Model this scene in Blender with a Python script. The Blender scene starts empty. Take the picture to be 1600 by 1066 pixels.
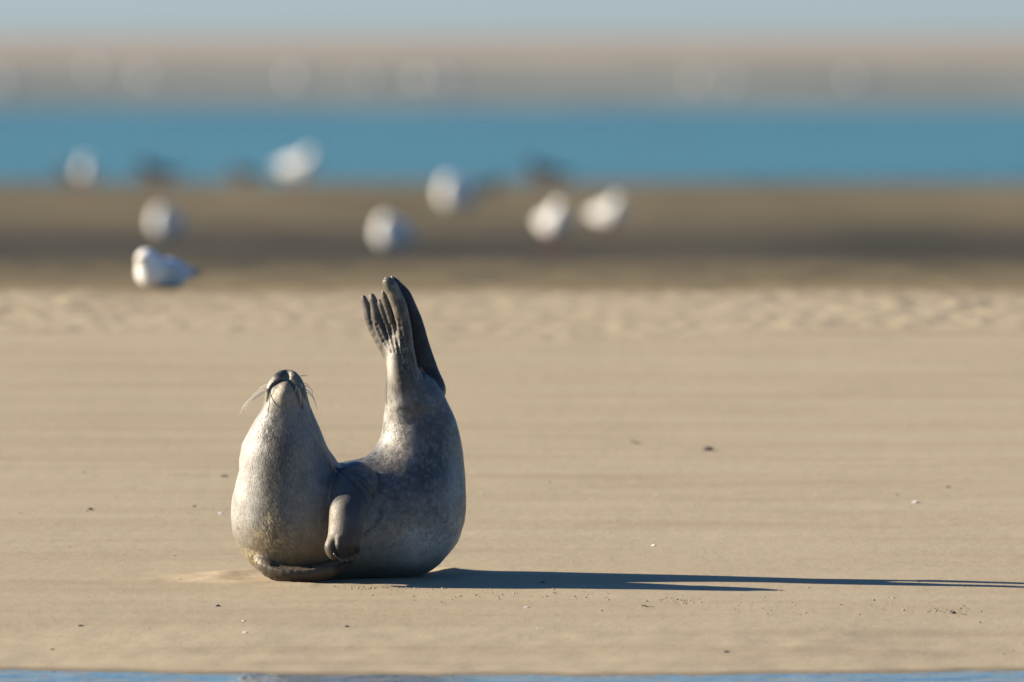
import bpy, math, random
import numpy as np
from mathutils import Vector, Matrix

# ------------------------------------------------------------------ camera, sky, sun, exposure
scene = bpy.context.scene
C = scene.collection
CAM_H = 1.69            # metres above the sand the seal lies on
FPX = 500.0 / 36.0 * 1600.0   # focal length in pixels of the 1600 px wide photograph
HOR = 54.0              # horizon row
cam_data = bpy.data.cameras.new("camera")
cam = bpy.data.objects.new("camera", cam_data)
C.objects.link(cam)
cam_data.lens = 500.0
cam_data.sensor_width = 36.0
cam_data.clip_start = 0.5
cam_data.clip_end = 60000.0
cam.location = (0, 0, CAM_H)
cam.rotation_euler = (math.radians(90.0) - math.atan((533.0 - HOR) / FPX), 0, 0)
cam_data.dof.use_dof = True
cam_data.dof.focus_distance = 44.08
cam_data.dof.aperture_fstop = 0.5 / 0.145
scene.camera = cam

SUN_AZ = math.radians(12.5)    # behind the left side of the picture
SUN_EL = math.radians(23.3)
sun_to = Vector((-math.cos(SUN_AZ) * math.cos(SUN_EL), math.sin(SUN_AZ) * math.cos(SUN_EL), math.sin(SUN_EL)))
world = bpy.data.worlds.new("World")
scene.world = world
world.use_nodes = True
wn = world.node_tree
wn.nodes.clear()
w_out = wn.nodes.new("ShaderNodeOutputWorld")
w_bg = wn.nodes.new("ShaderNodeBackground")
w_sky = wn.nodes.new("ShaderNodeTexSky")
w_sky.sky_type = 'NISHITA'
w_sky.sun_disc = False
w_sky.sun_elevation = SUN_EL
w_sky.sun_rotation = math.atan2(sun_to.x, sun_to.y)
w_sky.air_density = 1.0
w_sky.dust_density = 0.6
w_sky.ozone_density = 3.0
w_mul = wn.nodes.new("ShaderNodeMix")
w_mul.data_type = 'RGBA'
w_mul.blend_type = 'MULTIPLY'
w_mul.inputs[0].default_value = 1.0
wn.links.new(w_sky.outputs[0], w_mul.inputs[6])
# deep blue overhead, pale band of thicker air low over the horizon
w_co = wn.nodes.new("ShaderNodeTexCoord")
w_sep = wn.nodes.new("ShaderNodeSeparateXYZ")
wn.links.new(w_co.outputs['Generated'], w_sep.inputs[0])
w_rmp = wn.nodes.new("ShaderNodeValToRGB")
wn.links.new(w_sep.outputs[2], w_rmp.inputs[0])
w_rmp.color_ramp.elements[0].position = 0.0
w_rmp.color_ramp.elements[0].color = (0.92, 1.18, 1.72, 1)
w_rmp.color_ramp.elements[1].position = 0.09
w_rmp.color_ramp.elements[1].color = (0.44, 0.71, 0.88, 1)
w_e = w_rmp.color_ramp.elements.new(0.45)
w_e.color = (0.43, 0.70, 1.04, 1)
wn.links.new(w_rmp.outputs[0], w_mul.inputs[7])
wn.links.new(w_mul.outputs[2], w_bg.inputs[0])
w_bg.inputs[1].default_value = 0.055
wn.links.new(w_bg.outputs[0], w_out.inputs[0])

sun_data = bpy.data.lights.new("sun", 'SUN')
sun_data.energy = 5.0
sun_data.angle = math.radians(0.5)
sun_data.color = (1.0, 0.88, 0.70)
sun = bpy.data.objects.new("sun", sun_data)
C.objects.link(sun)
sun.rotation_euler = sun_to.to_track_quat('Z', 'Y').to_euler()
sun.location = (-20, 30, 30)

scene.view_settings.view_transform = 'Standard'
scene.view_settings.look = 'None'
scene.view_settings.gamma = 1.0
scene.view_settings.exposure = 1.25

# ------------------------------------------------------------------ helpers
def tag(o, label=None, cat=None, group=None, kind=None):
    if label: o['label'] = label
    if cat: o['category'] = cat
    if group: o['group'] = group
    if kind: o['kind'] = kind
    return o

def new_mat(name):
    m = bpy.data.materials.new(name)
    m.use_nodes = True
    nt = m.node_tree
    b = nt.nodes["Principled BSDF"]
    return m, nt, b

def N(nt, t, **kw):
    n = nt.nodes.new(t)
    for k, v in kw.items():
        setattr(n, k, v)
    return n

def mix_rgb(nt, fac, a, b, blend='MIX'):
    n = N(nt, "ShaderNodeMix", data_type='RGBA', blend_type=blend)
    for idx, v in ((0, fac), (6, a), (7, b)):
        if hasattr(v, "node"):
            nt.links.new(v, n.inputs[idx])
        elif idx == 0:
            n.inputs[0].default_value = v
        else:
            n.inputs[idx].default_value = (*v, 1) if len(v) == 3 else v
    return n.outputs[2]

def math_node(nt, op, a, b=0.0, clamp=False):
    n = N(nt, "ShaderNodeMath", operation=op, use_clamp=clamp)
    for i, v in enumerate((a, b)):
        if hasattr(v, "node"):
            nt.links.new(v, n.inputs[i])
        else:
            n.inputs[i].default_value = v
    return n.outputs[0]

def noise(nt, vec, scale, detail=3.0, rough=0.55, dist=0.0):
    n = N(nt, "ShaderNodeTexNoise")
    n.inputs['Scale'].default_value = scale
    n.inputs['Detail'].default_value = detail
    n.inputs['Roughness'].default_value = rough
    n.inputs['Distortion'].default_value = dist
    if vec is not None:
        nt.links.new(vec, n.inputs['Vector'])
    return n.outputs['Fac']

def mapping(nt, vec, scale=(1, 1, 1), loc=(0, 0, 0), rot=(0, 0, 0)):
    n = N(nt, "ShaderNodeMapping")
    n.inputs['Scale'].default_value = scale
    n.inputs['Location'].default_value = loc
    n.inputs['Rotation'].default_value = rot
    nt.links.new(vec, n.inputs['Vector'])
    return n.outputs[0]

def ramp(nt, fac, stops, interp='LINEAR'):
    n = N(nt, "ShaderNodeValToRGB")
    n.color_ramp.interpolation = interp
    els = n.color_ramp.elements
    while len(els) < len(stops):
        els.new(0.5)
    for e, (p, c) in zip(els, stops):
        e.position = p
        e.color = (c, c, c, 1) if isinstance(c, (int, float)) else (*c, 1)
    nt.links.new(fac, n.inputs[0])
    return n.outputs[0]

def map_range(nt, v, a, b, c=0.0, d=1.0, smooth=False):
    n = N(nt, "ShaderNodeMapRange")
    n.interpolation_type = 'SMOOTHSTEP' if smooth else 'LINEAR'
    nt.links.new(v, n.inputs[0])
    for i, x in enumerate((a, b, c, d)):
        n.inputs[i + 1].default_value = x
    return n.outputs[0]

def bump(nt, h, strength, dist, normal=None):
    n = N(nt, "ShaderNodeBump")
    n.inputs['Strength'].default_value = strength
    n.inputs['Distance'].default_value = dist
    nt.links.new(h, n.inputs['Height'])
    if normal is not None:
        nt.links.new(normal, n.inputs['Normal'])
    return n.outputs[0]

def _hash(ix, iy, iz, seed):
    n = (ix.astype(np.int64) * 374761393 + iy.astype(np.int64) * 668265263 + iz.astype(np.int64) * 2147483647 + seed * 1274126177) & 0xFFFFFFFF
    n = ((n ^ (n >> 13)) * 1274126177) & 0xFFFFFFFF
    n = ((n ^ (n >> 16)) * 2246822519) & 0xFFFFFFFF
    n = n ^ (n >> 15)
    return (n & 0xFFFFFF) / float(0xFFFFFF) * 2.0 - 1.0

def vnoise(x, y, z=None, seed=0):
    x = np.asarray(x, float); y = np.asarray(y, float)
    z = np.zeros_like(x) if z is None else np.asarray(z, float)
    ix, iy, iz = np.floor(x), np.floor(y), np.floor(z)
    fx, fy, fz = x - ix, y - iy, z - iz
    fx = fx * fx * (3 - 2 * fx); fy = fy * fy * (3 - 2 * fy); fz = fz * fz * (3 - 2 * fz)
    out = 0
    for dx in (0, 1):
        wx = fx if dx else 1 - fx
        for dy in (0, 1):
            wy = fy if dy else 1 - fy
            for dz in (0, 1):
                wz = fz if dz else 1 - fz
                out = out + wx * wy * wz * _hash(ix + dx, iy + dy, iz + dz, seed)
    return out

def fbm(x, y, z=None, seed=0, octaves=3):
    out, a, f = 0, 1.0, 1.0
    for o in range(octaves):
        out = out + a * vnoise(x * f, y * f, None if z is None else z * f, seed + o * 17)
        a *= 0.5; f *= 2.03
    return out

def sstep(a, b, x):
    t = np.clip((x - a) / (b - a), 0, 1)
    return t * t * (3 - 2 * t)

def mesh_obj(name, verts, faces, mat=None, parent=None, smooth=True, cols=None):
    me = bpy.data.meshes.new(name)
    me.from_pydata([tuple(v) for v in verts], [], [tuple(f) for f in faces])
    me.update()
    if smooth:
        me.polygons.foreach_set("use_smooth", [True] * len(me.polygons))
    if cols is not None:
        at = me.color_attributes.new("Col", 'FLOAT_COLOR', 'POINT')
        c4 = np.ones((len(verts), 4), np.float32)
        c4[:, :3] = cols
        at.data.foreach_set("color", c4.ravel())
    if mat: me.materials.append(mat)
    o = bpy.data.objects.new(name, me)
    C.objects.link(o)
    if parent: o.parent = parent
    return o

def empty(name, loc=(0, 0, 0), rz=0.0):
    o = bpy.data.objects.new(name, None)
    C.objects.link(o)
    o.location = loc
    o.rotation_euler = (0, 0, rz)
    o.empty_display_size = 0.1
    return o

def tube(points, radii, seg=8, cap=True):
    P = [Vector(p) for p in points]
    verts, faces = [], []
    up = Vector((0.13, 0.37, 0.92)).normalized()
    for i, p in enumerate(P):
        t = (P[min(i + 1, len(P) - 1)] - P[max(i - 1, 0)]).normalized()
        a = t.cross(up)
        if a.length < 1e-4: a = t.cross(Vector((1, 0, 0)))
        a.normalize()
        b = t.cross(a).normalized()
        for k in range(seg):
            an = 2 * math.pi * k / seg
            verts.append(p + (a * math.cos(an) + b * math.sin(an)) * radii[i])
    for i in range(len(P) - 1):
        for k in range(seg):
            k2 = (k + 1) % seg
            faces.append((i * seg + k, i * seg + k2, (i + 1) * seg + k2, (i + 1) * seg + k))
    if cap:
        faces.append(tuple(range(seg - 1, -1, -1)))
        faces.append(tuple((len(P) - 1) * seg + k for k in range(seg)))
    return verts, faces

# ---- signed distance modelling: smooth unions of tapered capsules, meshed with surface nets
def cap_sdf(p, a, b, ra, rb, q=1.0):
    """tapered capsule a-b; q squashes it along the third axis"""
    a = np.asarray(a, float); b = np.asarray(b, float)
    pa = p - a; ba = b - a
    if q != 1.0:
        pa = pa.copy(); pa[..., 2] = pa[..., 2] / q
        ba = ba.copy(); ba[2] = ba[2] / q
    l2 = max(float(ba @ ba), 1e-9)
    t = np.clip((pa @ ba) / l2, 0, 1)
    d = np.sqrt(((pa - t[..., None] * ba) ** 2).sum(-1)) - (ra + (rb - ra) * t)
    return d * (min(1.0, q) * 0.5 + 0.5)

def smin(a, b, k):
    h = np.clip(k - np.abs(a - b), 0, None) / k
    return np.minimum(a, b) - h * h * k * 0.25

def spline(pts, n):
    P = np.array(pts, float)
    P = np.vstack([2 * P[0] - P[1], P, 2 * P[-1] - P[-2]])
    out = []
    for i in range(1, len(P) - 2):
        for j in range(n):
            t = j / n
            p0, p1, p2, p3 = P[i - 1], P[i], P[i + 1], P[i + 2]
            out.append(0.5 * ((2 * p1) + (p2 - p0) * t + (2 * p0 - 5 * p1 + 4 * p2 - p3) * t * t + (3 * p1 - p0 - 3 * p2 + p3) * t ** 3))
    out.append(P[-2])
    return np.array(out)

def surface_nets(f, lo, hi, h):
    lo = np.array(lo, float); hi = np.array(hi, float)
    B = 8
    nb = np.ceil((hi - lo) / (h * B)).astype(int)
    n = nb * B + 1
    V = np.empty(n, np.float32)
    cen = [lo[i] + (np.arange(nb[i]) + 0.5) * B * h for i in range(3)]
    G = np.stack(np.meshgrid(*cen, indexing='ij'), -1)
    dc = f(G.reshape(-1, 3)).reshape(nb)
    for i in range(3):
        pass
    big = np.repeat(np.repeat(np.repeat(dc, B, 0), B, 1), B, 2)
    V[:-1, :-1, :-1] = big
    V[-1] = 1e3; V[:, -1] = 1e3; V[:, :, -1] = 1e3
    near = np.argwhere(np.abs(dc) < B * h * 1.5)
    off = np.stack(np.meshgrid(*[np.arange(B + 1)] * 3, indexing='ij'), -1)
    CH = 200
    for s in range(0, len(near), CH):
        blk = near[s:s + CH]
        idx = blk[:, None, None, None, :] * B + off[None]
        pts = lo + idx * h
        v = f(pts.reshape(-1, 3)).reshape(pts.shape[:-1])
        for b, vv in zip(blk, v):
            i, j, k = b * B
            V[i:i + B + 1, j:j + B + 1, k:k + B + 1] = vv
    S = V < 0
    m = n - 1
    cnt = np.zeros(m, np.int8)
    for dx in (0, 1):
        for dy in (0, 1):
            for dz in (0, 1):
                cnt += S[dx:m[0] + dx, dy:m[1] + dy, dz:m[2] + dz]
    act = np.argwhere((cnt > 0) & (cnt < 8))
    ids = -np.ones(m, np.int64)
    ids[tuple(act.T)] = np.arange(len(act))
    acc = np.zeros((len(act), 3)); w = np.zeros(len(act))
    cor = [(0, 0, 0), (1, 0, 0), (0, 1, 0), (1, 1, 0), (0, 0, 1), (1, 0, 1), (0, 1, 1), (1, 1, 1)]
    for i in range(8):
        for ax in range(3):
            if cor[i][ax]: continue
            c2 = list(cor[i]); c2[ax] = 1
            va = V[tuple((act + cor[i]).T)]; vb = V[tuple((act + c2).T)]
            cr = (va < 0) != (vb < 0)
            t = np.where(cr, va / np.where(cr, va - vb, 1), 0)
            p = np.array(cor[i], float)[None] + np.zeros((len(act), 3))
            p[:, ax] = t
            acc[cr] += p[cr]; w[cr] += 1
    verts = lo + (act + acc / w[:, None]) * h
    faces = []
    for ax in range(3):
        o1, o2 = (ax + 1) % 3, (ax + 2) % 3
        sl_a = [slice(1, m[i]) for i in range(3)]; sl_a[ax] = slice(0, m[ax])
        sl_b = list(sl_a); sl_b[ax] = slice(1, m[ax] + 1)
        sa = S[tuple(sl_a)]; sb = S[tuple(sl_b)]
        e = np.argwhere(sa != sb)
        base = e.copy(); base[:, o1] += 1; base[:, o2] += 1
        def cell(d1, d2):
            c = base.copy(); c[:, o1] += d1; c[:, o2] += d2
            return ids[tuple(c.T)]
        q = np.stack([cell(-1, -1), cell(0, -1), cell(0, 0), cell(-1, 0)], -1)
        flip = ~sa[tuple(e.T)]
        q[flip] = q[flip][:, ::-1]
        q = q[(q >= 0).all(1)]
        faces.append(q)
    faces = np.concatenate(faces)
    e = h * 0.5                              # pull the vertices onto the surface
    d = f(verts)
    g = np.stack([f(verts + np.eye(3)[i] * e) - d for i in range(3)], -1) / e
    gl = np.maximum((g ** 2).sum(-1), 0.15)
    for it in range(2):
        if it: d = f(verts)
        verts = verts - g * np.clip(d / gl, -h * 0.6, h * 0.6)[:, None]
    return verts, faces

# ------------------------------------------------------------------ ground profile
WATER_Z = -0.155
Y_SEAL = 44.2
def profile(y):
    y = np.asarray(y, float)
    slope = 0.0465 * (y - 44.2) - 0.0027
    top = 0.0465 * (58.0 - 44.2) - 0.0027
    z = np.where(y < 58, slope, top + 0.0005 * (y - 58))
    z = np.where(y < 37, 0.0465 * (37 - 44.2) - 0.0027 - 0.03 * (37 - y), z)
    z = np.maximum(z, -2.2)
    z = np.where(y > 65.5, (top + 0.004) * (1 - sstep(65.5, 90, y)) - 0.05 * sstep(65.5, 90, y) - 0.105 * (y - 92).clip(0) / 86.0, z)
    z = np.where(y > 185, np.maximum(-0.163 - 0.02 * (y - 185), -1.2), z)
    z = np.where(y > 290, -1.2 + (1.045 * sstep(290, 356, y)), z)
    z = np.where(y > 356, -0.155 + 0.33 * sstep(350, 900, y), z)
    return z
def smooth_profile(y):
    return 0.25 * profile(y - 0.35) + 0.5 * profile(y) + 0.25 * profile(y + 0.35)
def height(x, y):
    x = np.asarray(x, float); y = np.asarray(y, float)
    z = smooth_profile(y)
    near = 1 - sstep(70, 90, y)
    z = z + 0.0035 * fbm(x * 0.9, y * 0.45, seed=3) * near * sstep(36, 46, y)
    # the water's edge bows away from the camera at both sides of the frame
    z = z + (-0.017 * sstep(0.5, 1.7, np.abs(x + 0.05)) + 0.004 * fbm(x * 2.3, y * 1.1, seed=8) + 0.0025 * fbm(x * 9, y * 4, seed=18)) * (1 - sstep(42, 43.2, y))
    # soft wind ripples and footprints on the crest
    rip = sstep(55.1, 55.9, y + 0.5 * vnoise(x * 0.7, y * 0.2, seed=77)) * (1 - sstep(58.3, 59.3, y))
    z = z + rip * (1.0 + 0.55 * vnoise(x * 0.45, y * 0.35, seed=88)) * (0.009 * np.abs(fbm(x * 9, y * 4.0, seed=21, octaves=3)) * (0.5 + 0.6 * vnoise(x * 0.8, y * 0.6, seed=50)) + 0.005 * fbm(x * 19, y * 9, seed=5, octaves=2))
    pl = sstep(57.5, 59.5, y) * (1 - sstep(66, 70, y))
    z = z + pl * (0.010 * fbm(x * 3.4, y * 1.3, seed=31, octaves=3))
    # the seal has pressed a faint hollow and pushed up a rim
    rr = np.sqrt(((x + 0.50) / 0.37) ** 2 + ((y - 44.27) / 0.34) ** 2) + 0.10 * fbm(x * 7, y * 7, seed=91)
    z = z + np.exp(-((rr - 1.08) / 0.13) ** 2) * (0.007 + 0.004 * fbm(x * 16, y * 16, seed=92)) - 0.004 * sstep(1.0, 0.7, rr)
    tr = np.exp(-((y - 44.25 - 0.1 * np.sin(x * 5)) / 0.16) ** 2) * sstep(-1.25, -1.0, x) * sstep(-0.72, -0.9, x)
    z = z + tr * 0.004 * fbm(x * 12, y * 12, seed=93)
    return z

def ground_at(X, row):
    def scan(ys):
        xs = (X - 800) * ys / FPX
        z = height(xs, ys)
        i = int(np.argmax(HOR + (CAM_H - z) * FPX / ys <= row))
        return ys[i], xs[i], float(z[i])
    y = scan(np.concatenate([np.arange(38, 65.5, 0.25), np.arange(92, 180, 0.5), np.arange(350, 3000, 4.0)]))[0]
    st = 0.25 if y < 66 else (0.5 if y < 181 else 4.0)
    y, x, z = scan(np.linspace(y - st, y, 41))
    return Vector((x, y, z))

# ------------------------------------------------------------------ sand: one sheet to the horizon
def build_sand():
    def axis(segs):
        out = []
        for a, b, st in segs:
            out += list(np.arange(a, b, st))
        return np.array(out)
    geo = lambda a, b, r: list(a * r ** np.arange(int(math.log(b / a) / math.log(r)) + 1))
    xr = list(np.arange(0, 4.6, 0.03)) + geo(4.7, 9000, 1.12)
    xs = np.array([-v for v in xr[:0:-1]] + xr)
    ys = np.array([-v for v in geo(5, 3000, 1.6)][::-1] + list(np.arange(-3, 36, 1.5)) + list(np.arange(36, 43.5, 0.06)) + list(np.arange(43.5, 45.2, 0.02)) + list(np.arange(45.2, 52.4, 0.06)) +
                  list(np.arange(52.4, 69, 0.03)) + list(np.arange(69, 96, 0.4)) + list(np.arange(96, 190, 1.0)) + geo(192, 30000, 1.03))
    Xg, Yg = np.meshgrid(xs, ys)
    Z = height(Xg, Yg)
    nx, ny = len(xs), len(ys)
    verts = np.stack([Xg.ravel(), Yg.ravel(), Z.ravel()], -1)
    i = np.arange(nx - 1)[None, :] + (np.arange(ny - 1) * nx)[:, None]
    f = np.stack([i, i + 1, i + nx + 1, i + nx], -1).reshape(-1, 4)
    me = bpy.data.meshes.new("sand")
    me.vertices.add(len(verts)); me.vertices.foreach_set("co", verts.ravel())
    me.loops.add(f.size); me.loops.foreach_set("vertex_index", f.ravel())
    me.polygons.add(len(f))
    me.polygons.foreach_set("loop_start", np.arange(len(f)) * 4)
    me.polygons.foreach_set("loop_total", np.full(len(f), 4))
    me.polygons.foreach_set("use_smooth", np.ones(len(f), bool))
    me.update(); me.validate()
    o = bpy.data.objects.new("sand", me)
    C.objects.link(o)
    tag(o, kind='structure')
    return o

def sand_material():
    m, nt, b = new_mat("sand")
    g = N(nt, "ShaderNodeNewGeometry").outputs['Position']
    sep = N(nt, "ShaderNodeSeparateXYZ"); nt.links.new(g, sep.inputs[0])
    X, Y, Z = sep.outputs
    flat = N(nt, "ShaderNodeCombineXYZ"); nt.links.new(X, flat.inputs[0]); nt.links.new(Y, flat.inputs[1])
    P = flat.outputs[0]
    # colour of the smooth beach
    streak = noise(nt, mapping(nt, P, (0.4, 2.6, 1)), 1.0, 6, 0.65, 0.3)
    streak2 = noise(nt, mapping(nt, P, (1.1, 3.2, 1), (7, 3, 0)), 1.0, 4, 0.6)
    col = ramp(nt, streak, [(0.34, (0.316, 0.251, 0.165)), (0.5, (0.350, 0.285, 0.189)), (0.68, (0.370, 0.305, 0.205))])
    col = mix_rgb(nt, map_range(nt, streak2, 0.5, 0.72, 0, 0.28), col, (0.262, 0.200, 0.132))
    grain = noise(nt, P, 210, 2, 0.7)
    col = mix_rgb(nt, map_range(nt, grain, 0.58, 0.75, 0, 0.55), col, (0.18, 0.13, 0.085))
    col = mix_rgb(nt, map_range(nt, grain, 0.42, 0.25, 0, 0.5), col, (0.48, 0.39, 0.27))
    # wobble the borders between the bands
    wob = noise(nt, mapping(nt, P, (0.5, 0.12, 1)), 1.0, 4, 0.6)
    Yw = math_node(nt, 'ADD', Y, math_node(nt, 'MULTIPLY', math_node(nt, 'SUBTRACT', wob, 0.5), 2.0))
    wobf = noise(nt, mapping(nt, P, (0.12, 0.05, 1)), 1.0, 3, 0.6)
    Yf = math_node(nt, 'ADD', Y, math_node(nt, 'MULTIPLY', math_node(nt, 'SUBTRACT', wobf, 0.5), 9.0))
    # coarser, damp olive sand on top of the crest
    spots = noise(nt, mapping(nt, P, (2.2, 0.9, 1)), 1.0, 4, 0.65)
    olive = mix_rgb(nt, map_range(nt, spots, 0.42, 0.62), (0.150, 0.115, 0.060), (0.195, 0.153, 0.083))
    col = mix_rgb(nt, map_range(nt, Yw, 57.4, 59.0), col, olive)
    # muddy lower flat
    blot = noise(nt, mapping(nt, P, (0.45, 0.12, 1)), 1.0, 5, 0.6)
    mud = mix_rgb(nt, map_range(nt, blot, 0.4, 0.62), (0.032, 0.028, 0.018), (0.060, 0.050, 0.032))
    brown = mix_rgb(nt, map_range(nt, blot, 0.4, 0.62), (0.092, 0.074, 0.040), (0.155, 0.123, 0.068))
    col = mix_rgb(nt, map_range(nt, math_node(nt, 'ADD', Y, math_node(nt, 'MULTIPLY', math_node(nt, 'SUBTRACT', spots, 0.5), 9.0)), 59.0, 68.0), col, mud)
    col = mix_rgb(nt, map_range(nt, Yf, 124, 142), col, brown)
    # far bank beyond the channel: damp grey sand near the water, dry sand behind
    blot2 = noise(nt, mapping(nt, P, (0.12, 0.012, 1)), 1.0, 4, 0.6)
    wetfar = mix_rgb(nt, map_range(nt, blot2, 0.4, 0.65), (0.130, 0.142, 0.122), (0.235, 0.235, 0.190))
    col = mix_rgb(nt, map_range(nt, Y, 250, 300), col, wetfar)
    dryfar = mix_rgb(nt, map_range(nt, blot2, 0.4, 0.65), (0.29, 0.235, 0.17), (0.35, 0.285, 0.20))
    col = mix_rgb(nt, map_range(nt, Yf, 560, 1000), col, dryfar)
    # a paler scraped patch left of the resting place and a warmer damp one in front of it
    def blob(cx, cy, rx, ry, nz=0.5):
        dx = math_node(nt, 'DIVIDE', math_node(nt, 'SUBTRACT', X, cx), rx)
        dy = math_node(nt, 'DIVIDE', math_node(nt, 'SUBTRACT', Y, cy), ry)
        r = math_node(nt, 'SQRT', math_node(nt, 'ADD', math_node(nt, 'MULTIPLY', dx, dx), math_node(nt, 'MULTIPLY', dy, dy)))
        r = math_node(nt, 'ADD', r, math_node(nt, 'MULTIPLY', math_node(nt, 'SUBTRACT', streak2, 0.5), nz * 2))
        return map_range(nt, r, 1.0, 0.75)
    col = mix_rgb(nt, math_node(nt, 'MULTIPLY', blob(-0.86, 44.30, 0.26, 0.26), 0.4), col, (0.46, 0.36, 0.235))
    col = mix_rgb(nt, math_node(nt, 'MULTIPLY', blob(-0.48, 42.95, 0.5, 0.3), 0.12), col, (0.27, 0.185, 0.105))
    # wet rim along the water
    wet = map_range(nt, Z, WATER_Z + 0.008, WATER_Z + 0.001, 0, 1, True)
    wet = math_node(nt, 'MULTIPLY', wet, math_node(nt, 'LESS_THAN', Y, 60))
    col = mix_rgb(nt, math_node(nt, 'MULTIPLY', wet, 0.6), col, (0.10, 0.075, 0.045))
    nt.links.new(col, b.inputs['Base Color'])
    rough = map_range(nt, Y, 240, 300, 0.9, 0.55)
    nt.links.new(rough, b.inputs['Roughness'])
    b.inputs['Specular IOR Level'].default_value = 0.12
    # grain and small relief
    lump = noise(nt, mapping(nt, P, (11, 6, 1)), 1.0, 6, 0.65)
    n1 = bump(nt, lump, 0.22, 0.02)
    n2 = bump(nt, grain, 0.4, 0.004, n1)
    nt.links.new(n2, b.inputs['Normal'])
    return m

sand = build_sand()
sand.data.materials.append(sand_material())

# ------------------------------------------------------------------ water
def water_sheet(name, x0, x1, y0, y1, mat):
    v = [(x0, y0, WATER_Z), (x1, y0, WATER_Z), (x1, y1, WATER_Z), (x0, y1, WATER_Z)]
    o = mesh_obj(name, v, [(0, 1, 2, 3)], mat, smooth=False)
    tag(o, kind='structure')
    return o

def water_material(name, base, rough, layers):
    m, nt, b = new_mat(name)
    g = N(nt, "ShaderNodeNewGeometry").outputs['Position']
    big = noise(nt, mapping(nt, g, (0.025, 0.045, 1)), 1.0, 4, 0.6)
    nt.links.new(mix_rgb(nt, map_range(nt, big, 0.35, 0.65), base, tuple(v * 1.5 + 0.014 for v in base)), b.inputs['Base Color'])
    b.inputs['Roughness'].default_value = rough
    b.inputs['IOR'].default_value = 1.333
    b.inputs['Specular Tint'].default_value = (0.60, 0.90, 0.72, 1) if 'channel' in name else (1, 1, 1, 1)
    nrm = None
    for sc, strength, dist in layers:
        nrm = bump(nt, noise(nt, mapping(nt, g, sc), 1.0, 3, 0.55, 0.4), strength, dist, nrm)
    nt.links.new(nrm, b.inputs['Normal'])
    return m

water_sheet("near_water", -900, 900, -1500, 43.5, water_material("near_water", (0.03, 0.085, 0.145), 0.12, [((6, 2.5, 1), 0.7, 0.05), ((22, 9, 1), 0.4, 0.012)]))
water_sheet("channel_water", -6000, 6000, 150, 420, water_material("channel_water", (0.004, 0.062, 0.052), 0.22, [((0.7, 0.25, 1), 0.5, 0.5), ((2.5, 1.0, 1), 0.5, 0.15), ((0.03, 0.02, 1), 0.5, 6.0)]))

# ------------------------------------------------------------------ seal
S_PX = Y_SEAL / FPX
Z0 = CAM_H - (905 - HOR) * Y_SEAL / FPX
X_C = 545.0
def K(X, row, D):
    """outline position (column, row) at a depth D towards the camera -> model units (right, up, near)"""
    y = Y_SEAL - D * S_PX
    return np.array([(X - 800) * y / Y_SEAL + 800 - X_C, (CAM_H - (row - HOR) * y / FPX - Z0) / S_PX, D])

def chain(pts, n=4):
    """pts: X,row,D,r,(q) -> list of tapered capsules"""
    P = []
    for p in pts:
        k = K(p[0], p[1], p[2])
        P.append([*k, p[3], p[4] if len(p) > 4 else 1.0])
    s = spline(P, n) if len(P) > 2 else np.array(P)
    return [(s[i, :3], s[i + 1, :3], s[i, 3], s[i + 1, 3], 0.5 * (s[i, 4] + s[i + 1, 4])) for i in range(len(s) - 1)]

BODY = chain([
    (447, 613, 50, 19, 1.0), (447, 633, 46, 28, 1.0), (448.5, 656, 38, 37, 1.0), (445, 688, 28, 52, 1.0),
    (445.5, 712, 22, 62, 1.0), (449.5, 745, 14, 71, 0.98), (457, 782, 4, 88.5, 0.94), (461, 814, -4, 94, 0.92), (500, 818, -22, 89, 0.90),
    (560, 813, -52, 89, 0.88), (620, 805, -78, 99, 0.88), (640, 772, -84, 84, 0.86), (655, 722, -90, 66, 0.82),
    (657, 682, -92, 56, 0.80), (651, 645, -92, 46, 0.8), (645, 618, -92, 38, 0.9)], 3)
HEAD = [
    chain([(447, 592, 42, 11), (446, 604, 36, 21), (447, 628, 28, 30)], 3),        # upper muzzle behind the chin
    chain([(458, 594, 50, 11), (464, 609, 49, 12), (467, 625, 38, 10)], 3),      # whisker pads
    chain([(435, 594, 50, 11), (429, 609, 49, 11.5), (427, 625, 38, 10)], 3),
    chain([(440, 588, 44, 8.5), (455, 588, 44, 8.5)], 1),                          # nose
]
CHIN = chain([(448, 606, 61, 10), (448, 618, 60, 16), (448, 640, 50, 25)], 4)
PECT = [
    chain([(556, 756, 34, 34), (550, 778, 70, 30), (543, 803, 104, 26, 0.85), (539, 832, 116, 23.5, 0.8), (538, 847, 120, 22, 0.8)], 4),
]
PECT_D = [
    chain([(525, 840, 122, 12), (518, 856, 130, 10.5), (521, 868, 134, 8.0)], 4),
    chain([(530, 843, 132, 8), (530, 858, 138, 6.0), (532, 872, 134, 4.5)], 3),
    chain([(538, 843, 132, 7), (539, 858, 137, 5.2), (540, 872, 133, 4.0)], 3),
    chain([(546, 841, 129, 7), (548, 855, 135, 5.0), (549, 869, 131, 4.0)], 3),
    chain([(554, 836, 122, 7), (557, 850, 127, 5.0), (558, 863, 124, 4.0)], 3),
]
WEB = [chain([(a[0], a[1], a[2], a[3]), (b[0], b[1], b[2], b[3]), (c[0], c[1], c[2], c[3])], 3) for a, b, c in (
    ((608, 548, -80, 8), (588.5, 508, -91, 5.0), (580, 478, -96, 2.0)), ((614, 546, -77, 8), (599, 508, -84, 4.6), (592, 480, -88, 1.8)),
    ((619, 543, -76, 8), (610, 508, -80, 4.2), (602, 480, -83, 1.8)), ((625, 540, -74, 8), (620, 508, -76, 5.0), (614, 474, -78, 2.0)))]
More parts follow.
